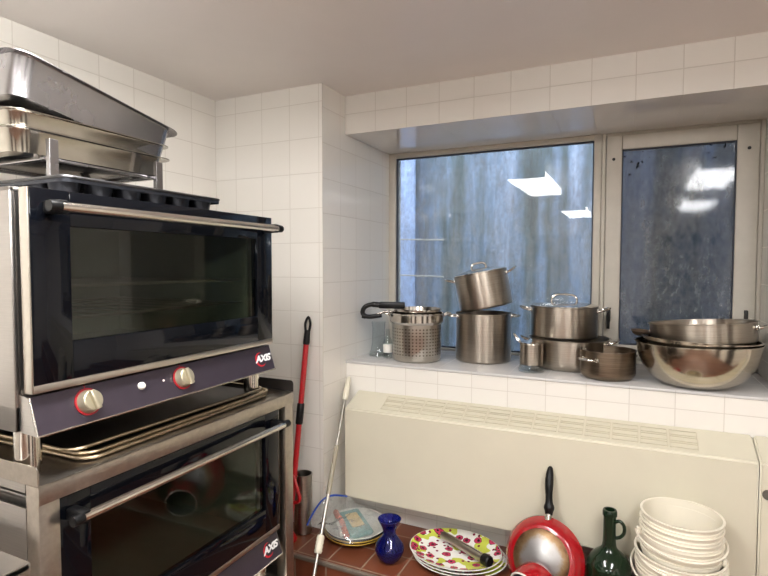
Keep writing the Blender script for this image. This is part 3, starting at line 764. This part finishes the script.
# wide pots
pot('wide low braising pot on the sill beneath the lidded casserole', .172, .134, (-.252, 2.536, SZ), mat='steel_pot', fillet=.04, handles=(200, -8), hz=.86, lipsz=.008, name='braising_pot', group='brushed steel pots on the sill', rise=.02)
cp = pot('lidded casserole pot stacked on the wide low pot', .147, .142, (-.277, 2.540, SZ+.1355), handles=(185, 5), hz=.84, name='casserole_pot', group='brushed steel pots on the sill', rise=.016, out=.045)
lid('flat polished lid with clear loop handle on the casserole pot', .142, (-.277, 2.540, SZ+.2785), (0, 0, 0), R(10), .014, hh=.034, w=.11)
# small pot
pot('small stained saucepot with side handles near the sill edge', .107, .118, (-.082, 2.348, SZ), mat='steel_pot_warm', fillet=.03, handles=(232, 50), hz=.70, name='saucepot', w=.07, out=.03, rise=.004)
# bowls
def bowl(label, r, h, rb, loc, rot=(0, 0, 0), mat='steel_bowl', lip=.008):
    t = thing('mixing_bowl', label, 'bowl', loc, rot, 'steel mixing bowls at the right of the sill')
    o_, i_ = [(0, 0), (rb, 0)], []
    for k in range(1, 13):
        a = k/12*PI/2; o_.append((rb+(r-rb)*math.sin(a), h*(1-math.cos(a))))
    p = o_+[(r+lip, h+.001), (r+lip, h+.004), (r, h+.004)]
    for k in range(11, -1, -1):
        a = k/12*PI/2; p.append((rb+(r-rb)*math.sin(a)-.0025, h*(1-math.cos(a))+.0025))
    p.append((0, .0025))
    bm = B(); lathe(bm, p, 72); obj('bowl_body', bm, M[mat], t)
    return t
BX, BY = .237, 2.352
bowl('largest polished mixing bowl at the right end of the sill, outermost of the nest', .211, .166, .080, (BX, BY, SZ), (0, R(-1), 0))
bowl('mixing bowl nested directly inside the largest bowl', .198, .148, .07, (BX+.004, BY+.008, SZ+.031), (R(-1), R(1.5), 0))
t = thing('steel_basin', 'deep steel basin with side handles tilted on top of the nested bowls', 'basin', (BX+.026, BY+.05, SZ+.103), (R(-2.5), R(-4), 0))
bm = B(); lathe(bm, [(0, 0), (.12, 0), (.15, .008), (.17, .04), (.176, .060), (.180, .064), (.184, .135), (.190, .137), (.190, .140), (.182, .139), (.177, .065), (.167, .042), (.148, .011), (0, .003)], 64)
obj('basin_body', bm, M['steel_pot'], t)
obj('handle', loophandle(.184, .115, R(-15), .06, .03, .004), M['steel_polished'], t)
t = thing('ladle', 'dark small round ladle bowl sticking out left of the nested bowls', 'ladle', (BX-.196, BY+.055, SZ+.190), (R(4), R(4), 0))
bm = B(); lathe(bm, [(0, -.018), (.018, -.015), (.028, -.006), (.033, .003), (.036, .004), (.033, .006), (.026, -.002), (.016, -.012), (0, -.015)], 32, ex=1.15); obj('ladle_bowl', bm, M['steel_pot_warm'], t)
bm = B(); tube(bm, [(.04, 0, .004), (.12, .02, -.008), (.24, .05, -.035)], .005, 10); obj('handle', bm, M['steel_polished'], t)

# ------------------------------------------------------------------ things on the tiled ledge
LZ = LEDGE+.001
# mop
t = thing('mop_handle', 'red mop stick with black grip leaning on the tiled wall corner', 'mop', (-1.322, 1.885, LZ))
a0, a1 = Vector((-.012, -.01, .06)), Vector((.012, .112, .98)); d = (a1-a0)
bm = B(); tube(bm, [a0, a0+d*.86], .0125, 16); obj('pole', bm, M['red_pole'], t)
bm = B(); tube(bm, [a0+d*.48, a0+d*.485, a0+d*.575, a0+d*.58], [.014, .0165, .0165, .014], 16); obj('sleeve', bm, M['black_plastic'], t)
bm = B(); e0 = a0+d*.86
tube(bm, [e0, e0+d*.01, e0+d*.07], [.014, .0155, .013], 16)
q = e0+d*.065
tube(bm, smoothpath([q+Vector((-.009, 0, 0)), q+Vector((-.013, .004, .035)), q+Vector((0, .009, .062)), q+Vector((.013, .004, .035)), q+Vector((.009, 0, 0))], 5), .0058, 10)
obj('hanging_grip', bm, M['black_plastic'], t)
bm = B()
tube(bm, smoothpath([(.006, -.012, .29), (-.004, -.016, .245), (-.012, -.018, .195), (.018, -.018, .178), (.046, -.018, .198), (.028, -.016, .25)], 5, True), .008, 10, closed=True)
obj('mop_ring', bm, M['red_pole'], t)
bm = B(); lathe(bm, [(0, 0), (.03, 0), (.032, .01), (.016, .04), (.013, .062), (0, .062)], 24, Matrix.Translation((-.012, -.01, 0)))
obj('mop_socket', bm, M['red_pole'], t)
t = thing('canister', 'dull steel canister standing in the wall corner behind the mop', 'canister', (-1.325, 1.966, LZ))
bm = B(); lathe(bm, potprof(.040, .268, .004, .0015, .0015), 40); obj('canister_body', bm, M['grey_canister'], t)
# telescopic pole
t = thing('telescopic_pole', 'chrome telescopic pole with cream grip leaning beside the radiator cover', 'pole', (-1.052, 1.486, 0))
p0 = Vector((0, 0, .005)); p1 = Vector((-.168, .720, .990)); d = p1-p0
satin = steel('satin_tube', (176, 172, 164), .36, 0, (1, 1, 1), .05, 4)
bm = B(); tube(bm, [p0, p0+d*.56], .0072, 14); obj('lower_tube', bm, satin, t)
bm = B(); tube(bm, [p0+d*.56, p0+d*.73], .0105, 14); obj('outer_sleeve', bm, plain('greige_sleeve', (150, 142, 122), .4), t)
bm = B(); tube(bm, [p0+d*.73, p0+d*.93], .0062, 14); obj('upper_tube', bm, satin, t)
bm = B(); tube(bm, [p0+d*.375, p0+d*.38, p0+d*.425, p0+d*.43], [.013, .0155, .0155, .013], 16)
for k in range(4): f = .382+k*.012; tube(bm, [p0+d*f, p0+d*(f+.003)], .0168, 16)
obj('collar', bm, M['cream_plastic'], t)
bm = B(); tube(bm, [p0+d*.905, p0+d*.91, p0+d*.94, p0+d*.99, p0+d*1.0], [.010, .012, .014, .011, .006], 14); obj('grip', bm, M['cream_plastic'], t)

def plate(name, label, r, loc, mat, rimmat=None, rot=(0, 0, 0), ex=1, ey=1, h=.022, group=None, face=None):
    t = thing(name, label, 'plate', loc, rot, group)
    bm = B(); lathe(bm, [(0, .003), (r*.55, .003), (r*.56, 0), (r*.60, 0), (r*.62, .004), (r*.8, .010), (r*.985, h-.001), (r, h+.0012), (r*.985, h+.003), (r*.8, .0145), (r*.62, .0075), (0, .0065)], 64, ex=ex, ey=ey)
    obj('plate_body', bm, mat, t)
    if rimmat:
        bm = B(); tube(bm, [(r*ex*math.cos(2*PI*k/48), r*ey*math.sin(2*PI*k/48), h+.0012) for k in range(48)], .003, 8, closed=True); obj('rim', bm, rimmat, t)
    if face:
        bm = B(); lathe(bm, [(r*.975, h+.0032), (r*.8, .0150), (r*.62, .0080), (0, .0070)], 64, ex=ex, ey=ey); obj('printed_face', bm, face, t)
    return t
for k in range(2):
    plate('dinner_plate', ['black plate with gold rim at the bottom of the stack under the bag', 'black plate with gold rim just below the white platter'][k], .138, (-1.097+.003*k, 2.045, LZ+.012*k), M['black_plate'], M['gold_rim'], group='black plates under the platter')
plate('serving_platter', 'white round platter carrying the plastic bag, left of the blue vase', .141, (-1.100, 2.055, LZ+.026), M['white_plate'], None, rot=(R(1.5), 0, 0), h=.02)
# bag with packet
t = thing('food_packet', 'teal packet with pictured label lying in the clear zip bag', 'packet', (-1.090, 2.022, LZ+.056), (R(3), R(4), R(-42)))
bm = B(); loft(bm, [(.19, .098, .010, -.004), (.20, .108, .012, .006), (.19, .098, .010, .016)], 4); obj('packet_body', bm, M['teal'], t)
bm = B(); loft(bm, [(.112, .056, .006, .0162), (.110, .054, .006, .0174)], 3, Matrix.Translation((-.012, .004, 0))); obj('printed_picture', bm, M['picture'], t)
bm = B(); tube(bm, smoothpath([(-.115, -.052, .012), (-.07, -.058, .020), (-.02, -.054, .017), (.03, -.062, .019), (.085, -.066, .012)], 6), [.004]+[.0125, .0115, .0135, .012, .0105, .013]*4, 10)
obj('pink_border', bm, M['pink'], t, label='pink crumpled edge of the packet')
bm = B(); tube(bm, smoothpath([(-.06, -.074, .008), (.0, -.070, .010), (.06, -.082, .006)], 6), [.003]+[.008, .006, .009, .007]*3, 8)
obj('white_border', bm, M['white_plate'], t, label='white folded strip along the packet')
t = thing('zip_bag', 'crumpled clear plastic zip bag with blue seal lying over the white platter', 'bag', (-1.12, 2.02, LZ+.05))
zp = smoothpath([Vector(p) for p in ((-1.272, 1.915, .058), (-1.262, 1.950, .100), (-1.235, 1.985, .150), (-1.205, 2.03, .160), (-1.165, 2.085, .140))], 7)
ep = smoothpath([Vector(p) for p in ((-1.115, 1.885, .045), (-1.03, 1.865, .055), (-.965, 1.945, .060), (-.965, 2.06, .062), (-1.02, 2.14, .062))], 7)
off = Vector((-1.12, 2.02, LZ-LEDGE+.05)); nn = 24; bm = B(); g = []
for i, (a_, b_) in enumerate(zip(zp, ep)):
    row = []
    for k in range(nn+1):
        f = k/nn; p = a_.lerp(b_, f); edge = min(1, 4*f)*min(1, 6*(1-f)); side = min(1, 5*i/len(zp))*min(1, 5*(1-i/(len(zp)-1)))
        base = .086 if f > .3 else .07
        p.z = p.z*(1-edge*side)+max(base, a_.z*(1-f)**3)*edge*side
        nz = noise.noise(Vector((p.x*22, p.y*22, 3.3)))*.011+noise.noise(Vector((p.x*60, p.y*60, 1.3)))*.005
        p.z += nz*(.3+edge)+.004
        row.append(bm.verts.new(p-off))
    g.append(row)
for i in range(len(g)-1):
    for k in range(nn): bm.faces.new((g[i][k], g[i+1][k], g[i+1][k+1], g[i][k+1]))
obj('bag_film', bm, M['bag_film'], t, angle=180)
bm = B(); tube(bm, [p-off+Vector((0, 0, .004)) for p in zp], .0042, 8); obj('zip_seal', bm, M['blue_zip'], t, label='bright blue zip closure')
# blue vase
t = thing('glass_vase', 'cobalt blue glass vase with flared mouth on the tiled ledge', 'vase', (-.872, 1.915, LZ))
t.scale = (1.1, 1.1, 1.1)
bm = B(); out = [(0, 0), (.026, 0), (.030, .004), (.042, .016), (.053, .040), (.052, .060), (.038, .082), (.027, .098), (.0245, .112), (.029, .130), (.039, .150), (.044, .160)]
ous = [Vector((x, 0, z)) for x, z in out]; sm = smoothpath(ous[1:], 4)
prof = [(0, 0)]+[(p.x, p.z) for p in sm]+[(p.x-.003, max(p.z, .006)) for p in reversed(sm)]+[(0, .008)]
lathe(bm, prof, 48); obj('vase_body', bm, M['cobalt'], t)
# flowered platters
pl = [('flower_platter', 'oval flowered platter at the bottom of its stack on the ledge'), ('flower_platter', 'oval flowered platter in the middle of its stack on the ledge'), ('flower_platter', 'oval platter with pink flowers on lime, top of its stack beneath the pepper mill')]
for k, (nm, lb) in enumerate(pl):
    plate(nm, lb, .19, (-.632+.010*(2-k), 2.038-.002*(2-k), LZ+.0105*k), M['white_plate'], None, (0, 0, R(10-4*k)), 1, .84, .026, 'flowered oval platters stacked on the ledge', M['flowers'])
# pepper mill / steel tube
a0 = Vector((-.708, 2.105, LZ+.055)); a1 = Vector((-.474, 1.968, LZ+.066)); d = a1-a0; L = d.length
t = thing('sausage_mill', 'steel cylinder with black end cap lying across the flowered platters', 'kitchen tool', a0)
t.name = 'pepper_mill'
d.normalize(); Mq = d.to_track_quat('Z', 'Y').to_matrix().to_4x4()
bm = B(); lathe(bm, [(0, 0), (.015, 0), (.0165, .003), (.0165, L*.9), (0, L*.9)], 32, Mq); obj('tube_body', bm, M['grey_canister'], t)
bm = B(); lathe(bm, [(.0165, L*.885), (.021, L*.89), (.022, L*.93), (.022, L*1.0), (.018, L*1.02), (0, L*1.02)], 12, Mq); obj('end_cap', bm, M['black_plastic'], t)
bm = B(); tube(bm, [(Mq @ Vector((.0, .017, .01))), (Mq @ Vector((.0, .017, L*.86)))], .0035, 8); obj('slide_rod', bm, M['chrome'], t)
# red frying pan standing on edge, underside to the room
def skillet(label, r, rb, dep, loc, rot, name='frying_pan', base=None):
    t = thing(name, label, 'pan', loc, rot)         # local z: axis pointing out of the pan base, origin at base centre
    bm = B(); lathe(bm, [(0, -.001), (rb, -.001), (rb+.006, -.004), (rb+(r-rb)*.5, -dep*.35), (r-.003, -dep*.8), (r, -dep), (r-.004, -dep), (r-.008, -dep*.8), (rb+(r-rb)*.4, -dep*.33), (rb, -.006), (0, -.005)], 64)
    obj('pan_body', bm, M['red_enamel'], t)
    bm = B(); lathe(bm, [(0, .0015), (rb*.30, .0015), (rb*.31, .0008), (rb*.9, .0008), (rb*.93, -.0012), (rb*.93, -.002)], 56); obj('base_disc', bm, base, t, label='worn grey-brown metal base')
    return t
fp = skillet('red frying pan standing on edge against the radiator cover, worn base outward', .145, .110, .045, (-.277, 1.928, LEDGE+.146), (R(69), 0, R(-9)), base=M['worn_base'])
bm = B(); hp = smoothpath([(.0, .152, -.040), (-.001, .174, -.038), (-.003, .198, -.034), (-.007, .240, -.030), (-.011, .285, -.032), (-.014, .324, -.040)], 5)
rs = [1.18*q for q in [.012, .012, .0125, .0135, .015, .0165, .0165, .016, .0145, .0125, .0115, .011, .011, .011, .0115, .012, .0125, .013, .0132, .013, .0125, .012, .011, .0095, .008, .0045]]
tube(bm, hp, rs[:len(hp)], 16); obj('handle', bm, M['black_plastic'], fp, label='black moulded handle')
bm = B(); tube(bm, [(.0, .132, -.036), (.0, .160, -.039)], .013, 14); obj('handle_socket', bm, M['steel_polished'], fp)
t = thing('enamel_pot', 'small red enamel pot with white rim lying on its side before the red frying pan', 'pot', (-.288, 1.848, LEDGE+.083))
t.scale = (1.15, 1.15, 1.15)
ax = Vector((-.45, -.80, -.24)).normalized(); Mp = ax.to_track_quat('Z', 'Y').to_matrix().to_4x4()
t.rotation_euler = Mp.to_euler()
bm = B(); lathe(bm, [(0, -.062), (.03, -.062), (.052, -.050), (.065, -.028), (.068, 0), (.064, .030), (.061, .030), (.064, 0), (.061, -.026), (.049, -.046), (.028, -.058)], 56); obj('pot_body', bm, M['red_enamel'], t)
bm = B(); lathe(bm, [(.0605, .029), (.063, 0), (.060, -.025), (.048, -.044), (.028, -.056), (0, -.056)], 56); obj('inner_enamel', bm, plain('navy_enamel', (40, 40, 58), .3), t)
bm = B(); tube(bm, [(.063*math.cos(2*PI*k/48), .063*math.sin(2*PI*k/48), .030) for k in range(48)], .003, 8, closed=True); obj('rim', bm, M['white_plate'], t, label='white enamel rim')
# green jug
t = thing('glass_jug', 'dark green glass jug with finger loop beside the white buckets', 'jug', (-.052, 2.000, LZ))
bm = B(); out = [(.066, 0), (.074, .008), (.075, .03), (.075, .13), (.070, .158), (.052, .182), (.030, .202), (.0225, .225), (.021, .30), (.0215, .322)]
sm = smoothpath([Vector((x, 0, z)) for x, z in out], 4)
lathe(bm, [(0, 0)]+[(p.x, p.z) for p in sm]+[(.0245, .323), (.0245, .338), (.022, .343), (.016, .343), (.016, .23), (.0, .20)], 48)
obj('jug_body', bm, M['bottle_green'], t)
bm = B(); tube(bm, smoothpath([(.018, -.004, .302), (.032, -.007, .310), (.046, -.009, .297), (.047, -.008, .272), (.036, -.006, .254), (.021, -.004, .246)], 5), .006, 12)
obj('finger_loop', bm, M['bottle_green'], t)
# buckets
bx, by = .165, 1.972
ords = ['lowest white bucket of the stack at lower right', 'second white bucket from the bottom of the stack', 'third white bucket from the bottom of the stack', 'fourth white bucket from the bottom, below the middle of the stack', 'fifth white bucket from the bottom of the stack', 'third white bucket from the top of the stack', 'second white bucket from the top of the stack', 'topmost empty white bucket of the stack, its inside visible']
for k in range(8):
    big = k < 3; r = .137 if big else .124; h = .205 if big else .205
    zt = .208+k*.0258 if big else .208+k*.0258
    t = thing('bucket', ords[k], 'bucket', (bx+.002*math.sin(k*2.1), by+.002*math.cos(k*1.7), LZ+k*.0258), (R(-.0), R(0), R(k*37)), 'stacked white plastic buckets')
    rb = r-.028; 
    bm = B(); lathe(bm, [(0, 0), (rb, 0), (rb+.002, .004), (r-.008, h-.03), (r-.004, h-.03), (r-.003, h-.017), (r-.007, h-.016), (r-.006, h-.003), (r, h-.003), (r, h), (r-.008, h), (r-.0105, h-.03), (rb, .006), (0, .003)], 64)
    obj('bucket_body', bm, M['white_plastic'], t)
    if k in (1, 3, 5):
        t.rotation_euler = (0, 0, 0)
        bm = B(); hr = r+.006; N = 24; pts = []
        ang = {1: -25, 3: -12, 5: 8}[k]; drop = {1: .2, 3: .05, 5: -.02}[k]
        for i in range(N+1):
            a = PI*i/N; pts.append((hr*math.cos(a)*1.03, -(hr+.010)*math.sin(a), h-.022-.06*math.sin(a)*(.5 if k != 5 else .3)))
        tube(bm, pts, .0035, 8, M=Matrix.Rotation(R(ang), 4, 'Z'))
        obj('bail_handle', bm, M['white_plastic'], t)
        for s in (-1, 1):
            bm = B(); box(bm, s*(r+.002)-.006, s*(r+.002)+.006, -.013, .005, h-.030, h-.010, .003, M=Matrix.Rotation(R(ang), 4, 'Z')); obj('handle_ear', bm, M['white_plastic'], t)

# ------------------------------------------------------------------ light, camera
w = bpy.data.worlds.new('sky'); bpy.context.scene.world = w; w.use_nodes = True
bg = w.node_tree.nodes['Background']; bg.inputs['Color'].default_value = (.90, .94, 1, 1); bg.inputs['Strength'].default_value = 4.3
cam = bpy.data.cameras.new('camera'); co = bpy.data.objects.new('camera', cam); C.objects.link(co)
cam.sensor_width = 36; cam.lens = 527.3/768*36; cam.clip_start = .02
yaw, pit, rol = R(25.12), R(2.53), R(.06)
F = Vector((-math.sin(yaw)*math.cos(pit), math.cos(yaw)*math.cos(pit), -math.sin(pit)))
r0 = Vector((math.cos(yaw), math.sin(yaw), 0)); u0 = r0.cross(F)
r1 = r0*math.cos(rol)+u0*math.sin(rol); u1 = -r0*math.sin(rol)+u0*math.cos(rol)
co.matrix_world = Matrix(((r1.x, u1.x, -F.x, 0), (r1.y, u1.y, -F.y, 0), (r1.z, u1.z, -F.z, Z0), (0, 0, 0, 1)))
sc = bpy.context.scene; sc.camera = co
sc.view_settings.view_transform = 'Standard'; sc.view_settings.look = 'None'; sc.view_settings.gamma = 1
sc.view_settings.use_curve_mapping = False; sc.view_settings.exposure = -.1
